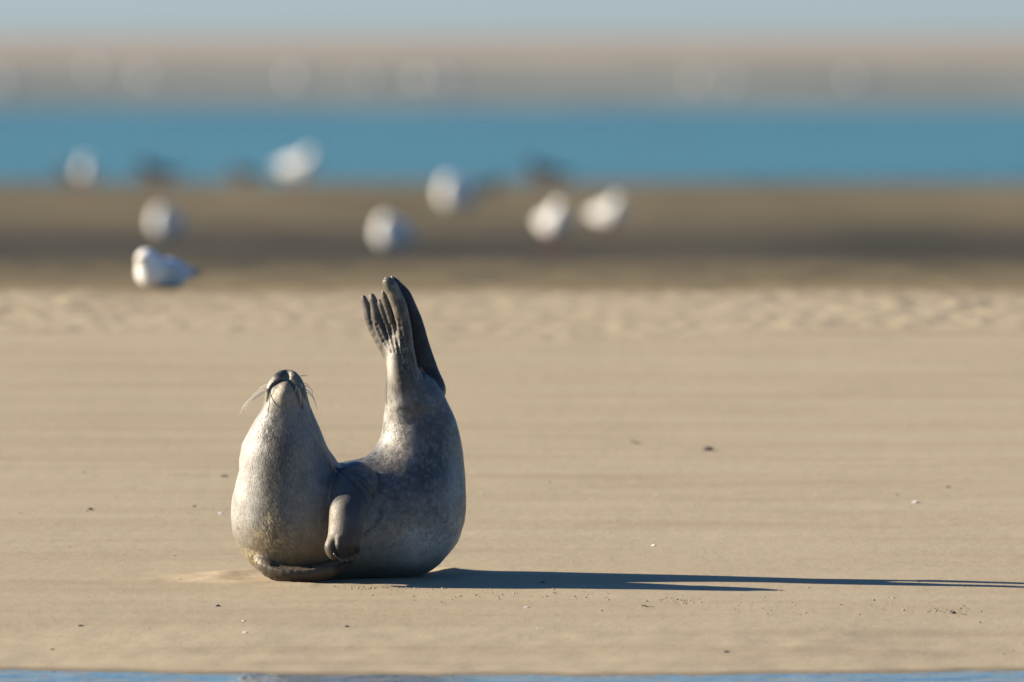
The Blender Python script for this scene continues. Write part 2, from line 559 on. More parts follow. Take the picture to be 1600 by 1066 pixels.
PECT_G = chain([(396, 862, 26, 8), (414, 884, 56, 10), (446, 896, 73, 10), (486, 896, 79, 9), (522, 890, 79, 7), (549, 880, 79, 3.5)], 4) + chain([(418, 893, 54, 9), (450, 902, 68, 9), (490, 902, 74, 7), (520, 898, 76, 4)], 3)
HIND = [
    chain([(640, 628, -72, 31, 0.9), (632, 598, -72, 25, 1.15), (626, 566, -72, 20, 1.3), (622, 546, -74, 19, 1.1)], 4),
    chain([(607, 550, -80, 11), (583, 512, -92, 7.4), (574, 482, -98, 6.4), (568, 465, -100, 4.3)], 4),
    chain([(613, 548, -76, 11), (593, 512, -83, 7.2), (586.5, 482, -88, 6.4), (581, 463, -90, 4.6)], 4),
    chain([(617, 545, -74, 10), (605, 512, -78, 4.9), (597, 483, -81, 4.2), (593.5, 472, -83, 3.2)], 4),
    chain([(622, 540, -72, 10), (614, 512, -74, 5.0), (606, 482, -76, 5.2), (599, 459, -78, 3.6)], 4),
    chain([(631, 562, -68, 16), (631, 514, -66, 11.5), (624, 480, -65, 11.0), (612, 450, -64, 10.2), (606, 441, -64, 8.2)], 4),
]
FAR = [
    chain([(672, 612, -118, 24, 0.7), (664, 588, -124, 20, 0.6), (653, 545, -128, 17, 0.6), (643, 505, -130, 14, 0.6), (632, 464, -130, 9.5), (614, 435, -130, 3.5)], 5),
    chain([(650, 545, -140, 13), (632, 505, -146, 9), (618, 474, -148, 7), (610, 458, -148, 4)], 4),
    chain([(650, 545, -132, 12), (638, 510, -138, 8), (627, 482, -140, 6.5), (620, 462, -140, 4)], 4),
]
BULGE = chain([(397, 703, 14, 15), (392, 716, 10, 13.5)], 1)
TAIL = chain([(616, 640, -84, 10), (611, 618, -76, 8), (608, 594, -72, 5)], 3)
MOUTH = [(417, 628), (420, 614), (426, 603), (436, 596), (447, 593), (456, 598), (462, 608), (467, 620), (472, 634)]
RIBS = [[(650, 585), (640, 545), (632, 505), (624, 470)], [(662, 590), (654, 560), (646, 525), (639, 490)], [(632, 560), (629, 530), (624, 500)]]
GAPS = [[(588, 508), (596, 526), (606, 545)], [(599.5, 508), (605, 528), (612, 550)], [(609.5, 508), (612, 528), (617, 550)], [(619, 506), (620, 528), (623, 552)]]
CLEFT = [(447, 580), (448, 586), (447, 593)]
FOLDS = [[(594, 800), (586, 822), (570, 838)], [(527, 733), (545, 748), (560, 764), (572, 782)], [(536, 733), (556, 745), (572, 760), (584, 778)], [(548, 735), (568, 747), (583, 760)]]
UNDER = [(428, 882), (450, 886), (485, 886), (520, 879)]

def cmin(p, caps, k):
    d = None
    for a, b, ra, rb, q in caps:
        e = cap_sdf(p, a, b, ra, rb, q)
        d = e if d is None else smin(d, e, k)
    return d
def cull(p, caps, k, far=70.0):
    """evaluate a chain only near it"""
    A = np.array([c[0] for c in caps] + [c[1] for c in caps]); R = max(max(c[2], c[3]) for c in caps)
    cen = 0.5 * (A.min(0) + A.max(0)); rad = np.sqrt(((A - cen) ** 2).sum(-1)).max() + R
    d0 = np.sqrt(((p - cen) ** 2).sum(-1)) - rad
    out = np.maximum(d0, 0) + far
    m = d0 < far
    if m.any(): out[m] = cmin(p[m], caps, k)
    return out

GROOVES = []
def seal_parts(p):
    d = {}
    body = cull(p, BODY, 10)
    upper = smin(cull(p, HEAD[0], 6), np.minimum(1e9, cull(p, HEAD[3], 4)), 6)
    upper = smin(upper, cull(p, HEAD[1], 4), 5)
    upper = smin(upper, cull(p, HEAD[2], 4), 5)
    chin = cull(p, CHIN, 5)
    head = smin(smin(body, upper, 12), chin, 4)
    pect = cull(p, PECT[0], 6)
    hand = None
    for c in PECT_D:
        e = cull(p, c, 3)
        hand = e if hand is None else smin(hand, e, 1.2)
    pect = smin(pect, hand, 4)
    pg = cull(p, PECT_G, 5)
    hind = cull(p, HIND[0], 6)
    dig = None
    for c in HIND[1:]:
        e = cull(p, c, 3)
        dig = e if dig is None else smin(dig, e, 2.2)
    for c in WEB: dig = smin(dig, cull(p, c, 3), 2.0)
    hind = smin(hind, dig, 7)
    far = cull(p, FAR[0], 6)
    for c in FAR[1:]:
        far = smin(far, cull(p, c, 3), 4)
    tail = cull(p, TAIL, 3)
    return head, upper, chin, pect, hand, pg, hind, far, tail
def seal_sdf(p):
    head, upper, chin, pect, hand, pg, hind, far, tail = seal_parts(p)
    d = smin(head, pect, 9)
    d = smin(d, pg, 9)
    d = smin(d, cull(p, BULGE, 3), 18)
    d = smin(d, hind, 14)
    d = smin(d, far, 10)
    d = smin(d, tail, 5)
    for g in GROOVES:
        dg = cull(p, g['caps'], 2)
        h = np.clip(1 - dg / g['soft'], 0, 1)
        d = d + g['depth'] * h * h * (3 - 2 * h)
    d = d + 1.1 * vnoise(p[:, 0] / 27, p[:, 1] / 31, p[:, 2] / 27, seed=4) + 0.25 * vnoise(p[:, 0] / 7, p[:, 1] / 9, p[:, 2] / 7, seed=9)
    return d
def front(X, row, d0=190, d1=-170, sdf=None):
    """depth of the first surface met by the sight line through (X,row)"""
    sdf = sdf or seal_sdf
    D = np.arange(d0, d1, -0.5)
    pts = np.array([K(X, row, v) for v in D])
    v = sdf(pts)
    i = np.argmax(v < 0)
    return float(D[i]) if v[i] < 0 else None
def groove(line, depth, soft, ra=0.6):
    P = []
    for X, r in spline([(a, b, 0) for a, b in line], 3)[:, :2]:
        D = front(X, r)
        if D is None: continue
        P.append((X, r, D, ra))
    return dict(caps=chain(P, 1), depth=depth, soft=soft, line=P)

gr = [groove(MOUTH, 4.2, 3.2)]
gr.append(groove(MOUTH[5:], 4.0, 4.5))
for f_ in FOLDS: gr.append(groove(f_, 3.4, 5.0))
gr.append(groove(UNDER, 4.0, 6.0))
gr.append(groove(CLEFT, 4.5, 6.5))
for f_ in RIBS: gr.append(groove(f_, 2.0, 4.0))
for f_ in GAPS: gr.append(groove(f_, 2.2, 3.0))
GROOVES[:] = gr

def seal_colours(v):
    head, upper, chin, pect, hand, pg, hind, far, tail = seal_parts(v)
    x, u, D = v.T
    # rough picture columns and rows, used only to place the coat's markings and painted light on the body
    X = x + X_C; R = 905 - u
    n1 = fbm(x / 34, u / 40, D / 34, seed=2); n2 = fbm(x / 9, u / 12, D / 9, seed=6); n3 = vnoise(x / 2.6, u / 5.0, D / 2.6, seed=12)
    fl_ = vnoise(x / 5.5, u / 5.5, D / 5.5, seed=61) + 0.5 * vnoise(x / 2.8, u / 2.8, D / 2.8, seed=62)
    col = np.empty((len(v), 3))
    chest = np.array([0.190, 0.182, 0.160]); flank = np.array([0.128, 0.120, 0.106]); dark = np.array([0.046, 0.049, 0.053]); pale = np.array([0.36, 0.335, 0.295])
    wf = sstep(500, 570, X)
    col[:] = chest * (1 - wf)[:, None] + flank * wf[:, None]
    def mixc(c, w):
        nonlocal col
        w = np.clip(w, 0, 1)[:, None]
        col = col * (1 - w) + np.asarray(c) * w
    def g(cx, cr, rx, rr, pw=2.0):
        return np.exp(-(((X - cx) / rx) ** 2 + ((R - cr) / rr) ** 2))
    # sunlit left side painted pale, dark stripe down the breast, belly painted with sand bounce
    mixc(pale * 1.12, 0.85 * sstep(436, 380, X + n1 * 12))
    mixc([0.085, 0.072, 0.055], 0.8 * np.exp(-((X - (424 + 4 * n1)) / 17) ** 2) * sstep(690, 760, R) * (1 - sstep(815, 850, R)))
    mixc([0.15, 0.125, 0.09], 0.75 * np.exp(-((X - (438 + 5 * n2)) / 22) ** 2) * sstep(640, 665, R) * (1 - sstep(720, 760, R)) * (0.5 + 0.5 * n3))
    mixc([0.155, 0.115, 0.062], 0.75 * sstep(790, 870, R + n1 * 16) * sstep(590, 540, X))
    # blue shade painted on the neck's unlit side and back
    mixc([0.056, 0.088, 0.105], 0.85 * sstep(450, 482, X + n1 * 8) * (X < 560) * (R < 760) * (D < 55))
    # back with ring markings (upper side of the curve)
    back = sstep(30, -15, (R - (742 + 0.05 * (X - 560))) + 14 * n1) * sstep(555, 590, X) * (1 - sstep(662, 700, X - 0.1 * (R - 700) + 9 * n1))
    mixc(dark, 0.75 * back)
    mixc(dark * 1.25, 0.55 * sstep(480, 520, X) * (1 - sstep(748, 775, R + n1 * 10)) * (X < 600))
    # sunlit patch painted on the inner side of the tail stock
    mixc([0.42, 0.385, 0.33], 0.95 * np.clip(1.4 * g(614, 665, 26, 54), 0, 1) * sstep(-1.1, 0.3, n2 + 0.4))
    mixc([0.36, 0.305, 0.235], 0.75 * g(634, 698, 24, 34))
    rng = np.random.default_rng(5)
    cs = []
    for _ in range(190):
        cx, cr = rng.uniform(560, 705), rng.uniform(640, 800)
        if cr < 735 and cx < 600: continue
        cs.append((cx, cr, rng.uniform(2.5, 6.5)))
    ringm = np.zeros(len(v)); fill = np.zeros(len(v))
    for cx, cr, rr in cs:
        e = np.sqrt(((X - cx) * 1.0) ** 2 + ((R - cr) * 1.25) ** 2) + 2.2 * n2 + 0.8 * n3
        wfront = np.clip((D + 110) / 40, 0, 1)
        ringm = np.maximum(ringm, np.exp(-((e - rr) / 1.5) ** 2) * wfront)
        fill = np.maximum(fill, sstep(rr, rr - 2.5, e) * wfront)
    zone = np.clip(g(650, 715, 48, 62) * 1.5, 0, 1)
    mixc([0.07, 0.067, 0.066], 0.55 * fill * zone)
    mixc([0.24, 0.225, 0.205], 0.55 * ringm * zone * sstep(-0.5, 0.3, n1 + 0.5 * n2))
    # pale lower flank, wet sheen painted along the right edge
    mixc([0.56, 0.54, 0.49], 0.92 * g(664, 848, 66, 38) + 0.4 * g(712, 780, 16, 80))
    mixc([0.27, 0.245, 0.205], 0.6 * g(590, 852, 44, 30))
    mixc([0.15, 0.125, 0.095], 0.6 * g(650, 800, 46, 22))
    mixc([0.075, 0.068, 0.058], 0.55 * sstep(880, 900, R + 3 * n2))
    # freckles and pale flecks over back and flank
    fz = sstep(540, 590, X) * sstep(885, 840, R)
    mixc([0.04, 0.038, 0.036], 0.40 * fz * sstep(0.35, 0.6, fl_))
    mixc([0.27, 0.245, 0.21], 0.42 * fz * sstep(-0.3, -0.6, fl_))
    mixc([0.17, 0.14, 0.10], 0.30 * fz * sstep(0.0, 0.8, n1))
    # flippers
    fl = np.array([0.098, 0.084, 0.066])
    wh = sstep(9, -4, hind - head * 0.15) * sstep(632, 596, R + 6 * n2)
    mixc(1.35 * fl * (1 + 0.35 * n2[:, None] * np.array([1, 1, 1])), wh)
    mixc([0.04, 0.038, 0.036], 0.85 * wh * g(632, 570, 13, 60) * sstep(-0.6, 0.3, n2))
    mixc([0.50, 0.46, 0.40], 0.95 * np.clip(1.3 * g(610, 570, 6.5, 26), 0, 1) * wh)  # sunlit strip on the ankle's left edge, painted into the coat
    mixc(np.array([0.046, 0.040, 0.033]) * (1 + 0.35 * n2[:, None]), 0.95 * sstep(6, -3, far - hind) * sstep(628, 604, R))
    mixc([0.05, 0.043, 0.034], 0.8 * sstep(2, -2, tail - np.minimum(head, hind)))
    wp = sstep(3, -5, pect - head)
    mixc([0.060, 0.060, 0.064], 0.92 * wp * sstep(735, 780, R))
    mixc([0.24, 0.20, 0.15], 0.85 * wp * sstep(538, 526, X) * sstep(780, 800, R))  # sunlit left edge of the front flipper, painted in
    mixc([0.22, 0.185, 0.14], 0.7 * sstep(3, -3, hand - head) * sstep(548, 530, X))  # sunlight on the left of the hand, painted in
    mixc([0.03, 0.028, 0.028], 0.85 * sstep(2, -2, hand - head) * sstep(843, 850, R + 2 * n2) * sstep(519, 525, X))  # shade over the curled digits, painted in
    mixc([0.075, 0.058, 0.040], 0.9 * sstep(3, -3, pg - head))
    # muzzle: sandy chin, darker nose and lips
    mixc([0.33, 0.25, 0.145], 0.9 * sstep(650, 612, R + 6 * n1) * sstep(2, -2, chin - upper) * (X < 500) * (0.7 + 0.5 * n3))
    wu = sstep(1.5, -2.0, upper - chin) * sstep(660, 622, R) * (X < 500)
    mixc([0.19, 0.160, 0.110], 0.85 * wu)
    mixc([0.34, 0.28, 0.185], 0.9 * wu * g(455, 594, 8, 14))  # lit face of the right whisker pad, painted paler
    mixc([0.06, 0.052, 0.04], 0.5 * wu * sstep(0.1, 0.5, n2))
    mixc([0.030, 0.028, 0.028], 0.92 * g(437, 583, 10, 6) * sstep(605, 594, R))
    mixc([0.055, 0.050, 0.042], 0.75 * wu * sstep(464, 476, X))  # unlit right side of the muzzle, shade put into the colour
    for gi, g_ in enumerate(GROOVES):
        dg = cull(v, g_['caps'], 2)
        mixc([0.018, 0.014, 0.011], sstep(3.0, 1.0, dg) * (0.95 if gi < 2 else (0.5 if gi >= len(GROOVES) - len(GAPS) else 0.35)))  # dark mouth line; crease shade painted along the other grooves
    mixc([0.22, 0.10, 0.04], 0.8 * np.exp(-(((X - 471) / 2.2) ** 2 + ((R - 631) / 5) ** 2)) * (D > 20))
    # sand sticking to the wet coat
    sd = vnoise(x / 2.2, u / 2.4, D / 2.2, seed=40) + 0.35 * n2
    stuck = g(428, 832, 22, 30) + 0.8 * g(392, 872, 16, 24) + 0.55 * wh * g(629, 545, 16, 50) + 0.35 * g(400, 845, 24, 40) + 0.4 * wh * g(612, 450, 14, 30)
    mixc([0.42, 0.33, 0.17], np.clip(1.2 * stuck, 0, 1) * sstep(0.15, 0.5, sd) * 0.9)
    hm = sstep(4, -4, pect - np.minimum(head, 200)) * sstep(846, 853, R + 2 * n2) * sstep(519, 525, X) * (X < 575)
    mixc([0.02, 0.019, 0.019], 0.9 * hm)  # second coat of painted shade on the digits
    col *= (1 + 0.13 * n1 + 0.13 * n2 + 0.08 * n3)[:, None]
    global WET
    WET = 1 - np.clip(wh + 0.9 * wp + sstep(6, -3, far - hind) + sstep(3, -3, pg - head), 0, 1)
    return np.clip(col, 0.01, 0.6)

def seal_material():
    m, nt, b = new_mat("seal_coat")
    at = N(nt, "ShaderNodeAttribute", attribute_name="Col")
    co = N(nt, "ShaderNodeTexCoord").outputs['Object']
    hair = noise(nt, mapping(nt, co, (420, 420, 85)), 1.0, 3, 0.7, 0.5)
    hair2 = noise(nt, mapping(nt, co, (170, 170, 42), (3, 1, 2)), 1.0, 3, 0.65, 0.6)
    c = mix_rgb(nt, map_range(nt, hair, 0.5, 0.72, 0, 0.5), at.outputs['Color'], (0.04, 0.035, 0.03))
    c = mix_rgb(nt, map_range(nt, hair2, 0.52, 0.72, 0, 0.35), c, (0.06, 0.052, 0.043))
    c = mix_rgb(nt, map_range(nt, hair, 0.42, 0.22, 0, 0.22), c, (0.37, 0.36, 0.34))
    nt.links.new(c, b.inputs['Base Color'])
    wet = N(nt, "ShaderNodeAttribute", attribute_name="Wet").outputs['Fac']
    nt.links.new(map_range(nt, wet, 0, 1, 0.18, 0.42), b.inputs['Specular IOR Level'])
    nt.links.new(map_range(nt, hair2, 0.3, 0.7, 0.28, 0.50), b.inputs['Roughness'])
    n1 = bump(nt, hair2, 0.22, 0.006)
    n2 = bump(nt, hair, 0.5, 0.0022, n1)
    nt.links.new(n2, b.inputs['Normal'])
    b.inputs['Sheen Weight'].default_value = 0.05
    b.inputs['Sheen Roughness'].default_value = 0.4
    return m

def to_seal(v):
    v = np.asarray(v, float)
    return np.stack([v[:, 0], -v[:, 2], v[:, 1]], -1) * S_PX

seal_origin = Vector(((X_C - 800) * S_PX, Y_SEAL, Z0))
seal = empty("seal", seal_origin)
tag(seal, "grey harbour seal curled up like a banana on the sand, head and hind flippers raised", "seal")
sv, sf = surface_nets(seal_sdf, (-205, -20, -180), (200, 490, 165), 1.8)
coat = seal_material()
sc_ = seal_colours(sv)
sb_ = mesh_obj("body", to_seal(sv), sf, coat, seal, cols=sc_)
sb_.data.attributes.new("Wet", 'FLOAT', 'POINT').data.foreach_set("value", WET.astype(np.float32))

# short fur lying along the body from head to tail
def build_fur():
    rg = np.random.default_rng(3)
    q = np.asarray(sf)
    A, B, Cc = sv[q[:, 0]], sv[q[:, 1]], sv[q[:, 2]]
    nrm = np.cross(sv[q[:, 2]] - A, sv[q[:, 3]] - B)
    area = np.sqrt((nrm ** 2).sum(-1)) * 0.5
    nrm = nrm / np.maximum(area[:, None] * 2, 1e-9)
    wetf = WET[q[:, 0]]
    low = np.clip((A[:, 1] - 12) / 25, 0, 1)
    w = area * np.clip(wetf - 0.3, 0, 1) * low
    Xc = A[:, 0] + X_C; Rc = 905 - A[:, 1]
    w = w * (0.28 + 0.9 * np.exp(-(((Xc - 436) / 24) ** 2 + ((Rc - 735) / 110) ** 2)) + 0.25 * np.exp(-(((Xc - 625) / 45) ** 2 + ((Rc - 690) / 60) ** 2)))
    pick = rg.choice(len(q), 32000, p=w / w.sum())
    t = rg.random((len(pick), 2))
    P = A[pick] + (sv[q[pick, 1]] - A[pick]) * t[:, :1] + (sv[q[pick, 3]] - A[pick]) * t[:, 1:]
    n = nrm[pick]
    # flow = direction of the nearest piece of the body's axis
    mids = np.array([(c[0] + c[1]) / 2 for c in BODY]); dirs = np.array([c[1] - c[0] for c in BODY])
    dirs /= np.sqrt((dirs ** 2).sum(-1))[:, None]
    dd = ((P[:, None, :] - mids[None]) ** 2).sum(-1)
    ww = np.exp(-(dd - dd.min(1)[:, None]) / 900.0)
    fl = (ww[..., None] * dirs[None]).sum(1)
    jit = np.stack([vnoise(P[:, 0] / 14, P[:, 1] / 14, P[:, 2] / 14, seed=70 + i) for i in range(3)], -1)
    fl = fl / np.sqrt((fl ** 2).sum(-1))[:, None] + 0.55 * jit + 0.18 * rg.normal(size=fl.shape)
    fl = fl - n * (fl * n).sum(-1)[:, None]
    fl = fl / np.maximum(np.sqrt((fl ** 2).sum(-1)), 1e-6)[:, None]
    side = np.cross(n, fl)
    X = P[:, 0] + X_C; R = 905 - P[:, 1]
    throat = np.exp(-(((X - 437) / 26) ** 2 + ((R - 700) / 55) ** 2)) + 0.8 * np.exp(-(((X - 428) / 22) ** 2 + ((R - 825) / 32) ** 2))
    small = np.clip((R - 600) / 60, 0.35, 1) * 1.0
    L = (3.2 + 3.0 * rg.random(len(P)) + 3.0 * throat) * small
    lift = (0.10 + 0.14 * rg.random(len(P)) + 0.22 * throat)
    hw = (0.26 + 0.12 * rg.random(len(P)))[:, None]
    base = P - n * 0.15
    mid = base + fl * (L * 0.55)[:, None] + n * (L * 0.55 * lift)[:, None]
    tip = base + fl * L[:, None] + n * (L * lift * 0.85)[:, None]
    V = np.stack([base - side * hw, base + side * hw, mid + side * hw * 0.75, mid - side * hw * 0.75, tip], 1)
    c0 = sc_[q[pick, 0]]
    k = np.exp(0.24 * rg.normal(size=(len(P), 1)) + 0.08)
    c = np.clip(c0 * k, 0.012, 0.6)
    i0 = np.arange(len(P)) * 5
    F = [(a, a + 1, a + 2, a + 3) for a in i0] + [(a + 3, a + 2, a + 4) for a in i0]
    m, nt, b = new_mat("fur")
    at = N(nt, "ShaderNodeAttribute", attribute_name="Col")
    nt.links.new(at.outputs['Color'], b.inputs['Base Color'])
    b.inputs['Roughness'].default_value = 0.45
    b.inputs['Specular IOR Level'].default_value = 0.35
    mesh_obj("fur", to_seal(V.reshape(-1, 3)), F, m, seal, smooth=True, cols=np.repeat(c, 5, 0))
build_fur()

# whiskers, claws and eyes
mw, ntw, bw = new_mat("whisker")
bw.inputs['Base Color'].default_value = (0.75, 0.68, 0.56, 1); bw.inputs['Roughness'].default_value = 0.3
mc, ntc, bc = new_mat("claw")
bc.inputs['Base Color'].default_value = (0.03, 0.026, 0.022, 1); bc.inputs['Roughness'].default_value = 0.3
me_, nte, be = new_mat("eye")
be.inputs['Base Color'].default_value = (0.008, 0.007, 0.006, 1); be.inputs['Roughness'].default_value = 0.05

def seal_tube(name, pts, radii, mat, seg=6):
    P = spline([K(*p) for p in pts], 5)
    rr = np.interp(np.linspace(0, 1, len(P)), np.linspace(0, 1, len(radii)), radii)
    v, f = tube(P, rr, seg)
    return mesh_obj(name, to_seal([tuple(q) for q in v]), f, mat, seal)

WH = [[(424, 604, 52), (404, 615, 66), (386, 630, 74), (374, 647, 78)], [(423, 606, 54), (405, 613, 60), (388, 626, 60), (377, 640, 58)],
      [(422, 609, 54), (408, 616, 66), (392, 628, 74), (382, 641, 80)], [(424, 601, 50), (408, 608, 48), (394, 618, 44)],
      [(423, 600, 46), (414, 602, 42), (405, 607, 38)],
      [(470, 605, 52), (482, 611, 58), (490, 622, 60), (496, 641, 60)], [(472, 609, 52), (481, 614, 62), (489, 622, 68), (494, 633, 72)],
      [(470, 602, 50), (480, 604, 50), (487, 609, 50), (489, 618, 50)], [(472, 600, 48), (478, 600, 44), (484, 603, 42)],
      [(464, 604, 60), (467, 608, 66), (469, 617, 68), (469, 634, 66)], [(462, 600, 60), (463, 604, 65), (462, 610, 67), (461, 616, 66)],
      [(467, 598, 58), (471, 601, 62), (472, 607, 62)], [(469, 588, 46), (475, 587, 44), (481, 588, 42)]]
for w_ in WH:
    seal_tube("whisker", w_, [0.75, 0.6, 0.28], mw, 5)
for tip, off in (((524, 868, 142), (6, 7, 1)), ((532, 872, 139), (3, 6, 0)), ((540, 872, 138), (3, 6, 0)), ((549, 869, 136), (3, 6, 0)), ((558, 863, 129), (2, 6, 0))):
    a = np.array(tip, float); o_ = np.array(off, float)
    seal_tube("claw", [a - o_ * 0.4, a + o_ * 0.4 + np.array([0, 0, 2]), a + o_ * 1.1], [2.3, 2.0, 0.4], mc)
mcl, ntl, bl = new_mat("pale_claw")
bl.inputs['Base Color'].default_value = (0.36, 0.31, 0.25, 1); bl.inputs['Roughness'].default_value = 0.4
for tip, off in (((570, 465, -101), (-2, -3, 0)), ((582, 464, -88), (-2, -3, 0)), ((594, 470, -84), (-2, -3, 0)), ((599, 457, -79), (-2, -3, 0)), ((603, 436, -60), (-1, -3, 0)), ((613, 434, -128), (-1, -3, 0))):
    a = np.array(tip, float); o_ = np.array(off, float)
    seal_tube("claw", [a - o_ * 0.8, a + o_ * 0.4, a + o_ * 1.0], [2.2, 1.7, 0.5], mcl)
for X in (414, 481):
    c = K(X, 640, 6)
    D = 6
    import bmesh
    bm = bmesh.new()
    bmesh.ops.create_uvsphere(bm, u_segments=16, v_segments=10, radius=5.5 * S_PX)
    me = bpy.data.meshes.new("eye"); bm.to_mesh(me); bm.free()
    me.polygons.foreach_set("use_smooth", [True] * len(me.polygons))
    me.materials.append(me_)
    e = bpy.data.objects.new("eye", me); C.objects.link(e); e.parent = seal
    e.location = to_seal([c])[0]

# ------------------------------------------------------------------ birds on the flats
def bird_mats():
    out = {}
    for n, c, r in (("beak_red", (0.30, 0.045, 0.02), 0.4), ("beak_yellow", (0.55, 0.36, 0.06), 0.4), ("beak_dark", (0.03, 0.028, 0.025), 0.4), ("leg_red", (0.28, 0.05, 0.03), 0.5), ("leg_grey", (0.12, 0.11, 0.10), 0.6)):
        m, nt, b = new_mat(n)
        b.inputs['Base Color'].default_value = (*c, 1); b.inputs['Roughness'].default_value = r
        out[n] = m
    m, nt, b = new_mat("feathers")
    at = N(nt, "ShaderNodeAttribute", attribute_name="Col")
    co = N(nt, "ShaderNodeTexCoord").outputs['Object']
    f = noise(nt, mapping(nt, co, (60, 160, 160)), 1.0, 3, 0.6)
    nt.links.new(mix_rgb(nt, map_range(nt, f, 0.55, 0.75, 0, 0.25), at.outputs['Color'], (0.25, 0.24, 0.23)), b.inputs['Base Color'])
    b.inputs['Roughness'].default_value = 0.75
    nt.links.new(bump(nt, f, 0.3, 0.004), b.inputs['Normal'])
    out["feathers"] = m
    return out
BM = bird_mats()
def bird_body(kind, sitting):
    """facing +x, metres; third axis here is up"""
    lift = 0.0 if not sitting else -0.088
    z = lambda v: v + lift
    body = [((0.055, 0, z(0.150)), (-0.06, 0, z(0.142)), 0.060, 0.050), ((-0.05, 0, z(0.145)), (-0.15, 0, z(0.138)), 0.048, 0.018), ((0.07, 0, z(0.155)), (0.095, 0, z(0.190)), 0.050, 0.036)]
    hd = -0.026 if sitting else 0.0
    neck = [((0.085, 0, z(0.185)), (0.105 + hd * 0.5, 0, z(0.222 + hd)), 0.036, 0.030), ((0.105 + hd * 0.5, 0, z(0.228 + hd)), (0.118 + hd * 0.5, 0, z(0.230 + hd)), 0.0315, 0.027)]
    tail = [((-0.12, 0, z(0.140)), (-0.205, 0, z(0.134)), 0.020, 0.010)]
    wing = [[((0.045, s * 0.043, z(0.165)), (-0.10, s * 0.030, z(0.152)), 0.030, 0.020), ((-0.10, s * 0.030, z(0.152)), (-0.235, s * 0.008, z(0.150)), 0.018, 0.005)] for s in (-1, 1)]
    def cm(p, L, k):
        d = None
        for a, b, ra, rb in L:
            e = cap_sdf(p, a, b, ra, rb)
            d = e if d is None else smin(d, e, k)
        return d
    def f(p):
        d = smin(cm(p, body, 0.03), cm(p, neck, 0.012), 0.025)
        d = smin(d, cm(p, tail, 0.01), 0.02)
        for w in wing: d = smin(d, cm(p, w, 0.012), 0.006)
        return d
    v, fa = surface_nets(f, (-0.26, -0.085, 0.0), (0.17, 0.085, 0.28), 0.008)
    dw = np.minimum(cm(v, wing[0], 0.012), cm(v, wing[1], 0.012)); db = smin(cm(v, body, 0.03), cm(v, neck, 0.012), 0.025)
    back = sstep(0.002, -0.003, dw - db) * sstep(z(0.120), z(0.135), v[:, 2])
    col = np.empty((len(v), 3))
    if kind == 'gull':
        col[:] = (0.86, 0.83, 0.78)
        grey, tip = np.array([0.66, 0.64, 0.61]), np.array([0.30, 0.28, 0.27])
    else:
        col[:] = (0.035, 0.033, 0.033)
        col[(v[:, 2] < z(0.135)) & (v[:, 0] < 0.09)] = (0.62, 0.60, 0.57)
        grey, tip = np.array([0.035, 0.033, 0.035]), np.array([0.02, 0.02, 0.02])
    col = col * (1 - back[:, None]) + grey * back[:, None]
    t = (sstep(-0.13, -0.16, v[:, 0]) * back)[:, None]
    col = col * (1 - t) + tip * t
    return v, fa, col
def make_bird(kind, sitting=False, parts=True):
    root = empty("gull" if kind == 'gull' else "wader")
    v, fa, col = bird_body(kind, sitting)
    mesh_obj("body", v, fa, BM["feathers"], root, cols=col)
    lz = -0.114 if sitting else 0.0
    lx = -0.013 if sitting else 0.0
    bl = 0.035 if kind == 'gull' else 0.075
    tv, tf = tube([(0.138 + lx, 0, 0.228 + lz), (0.138 + lx + bl * 0.6, 0, 0.224 + lz), (0.138 + lx + bl, 0, 0.216 + lz)], [0.011, 0.007, 0.0015], 8)
    mesh_obj("beak", tv, tf, BM["beak_yellow" if kind == 'gull' else "beak_red"], root)
    for s in (-1, 1):
        bmv, bmf = tube([(0.122 + lx, s * 0.020, 0.236 + lz), (0.122 + lx, s * 0.0275, 0.237 + lz)], [0.006, 0.003], 8)
        mesh_obj("eye", bmv, bmf, BM["beak_dark"], root)
        if not sitting:
            y = s * 0.024
            lv, lf = tube([(0.0, y, 0.105), (-0.006, y, 0.055), (0.004, y, 0.004)], [0.008, 0.004, 0.0045], 6)
            for a in (-0.5, 0.0, 0.5):
                o = len(lv)
                v2, f2 = tube([(0.002, y, 0.006), (0.045 * math.cos(a), y + 0.045 * math.sin(a), 0.003)], [0.0045, 0.0025], 5)
                lv += v2; lf += [tuple(i + o for i in q) for q in f2]
            mesh_obj("leg", lv, lf, BM["leg_red"], root)
    return root
def copy_tree(o):
    c = o.copy(); C.objects.link(c)
    for ch in o.children:
        d = ch.copy(); C.objects.link(d); d.parent = c
    return c
gull_a = make_bird('gull'); gull_sit = make_bird('gull', True); wader = make_bird('wader')
used = set()
def place_bird(proto, X, row, heading, size, label, cat, group):
    o = proto if proto.name not in used else copy_tree(proto)
    used.add(o.name)
    o.location = ground_at(X, row) - Vector((0, 0, 0.003))
    o.rotation_euler = (0, 0, math.radians(heading))
    o.scale = (size,) * 3
    tag(o, label, cat, group)
    return o
G1 = "gulls on the muddy flat"
place_bird(gull_sit, 254, 450, 234, 1.12, "white gull with pale grey wing resting on the sand crest, nearest bird to the seal", "gull", None)
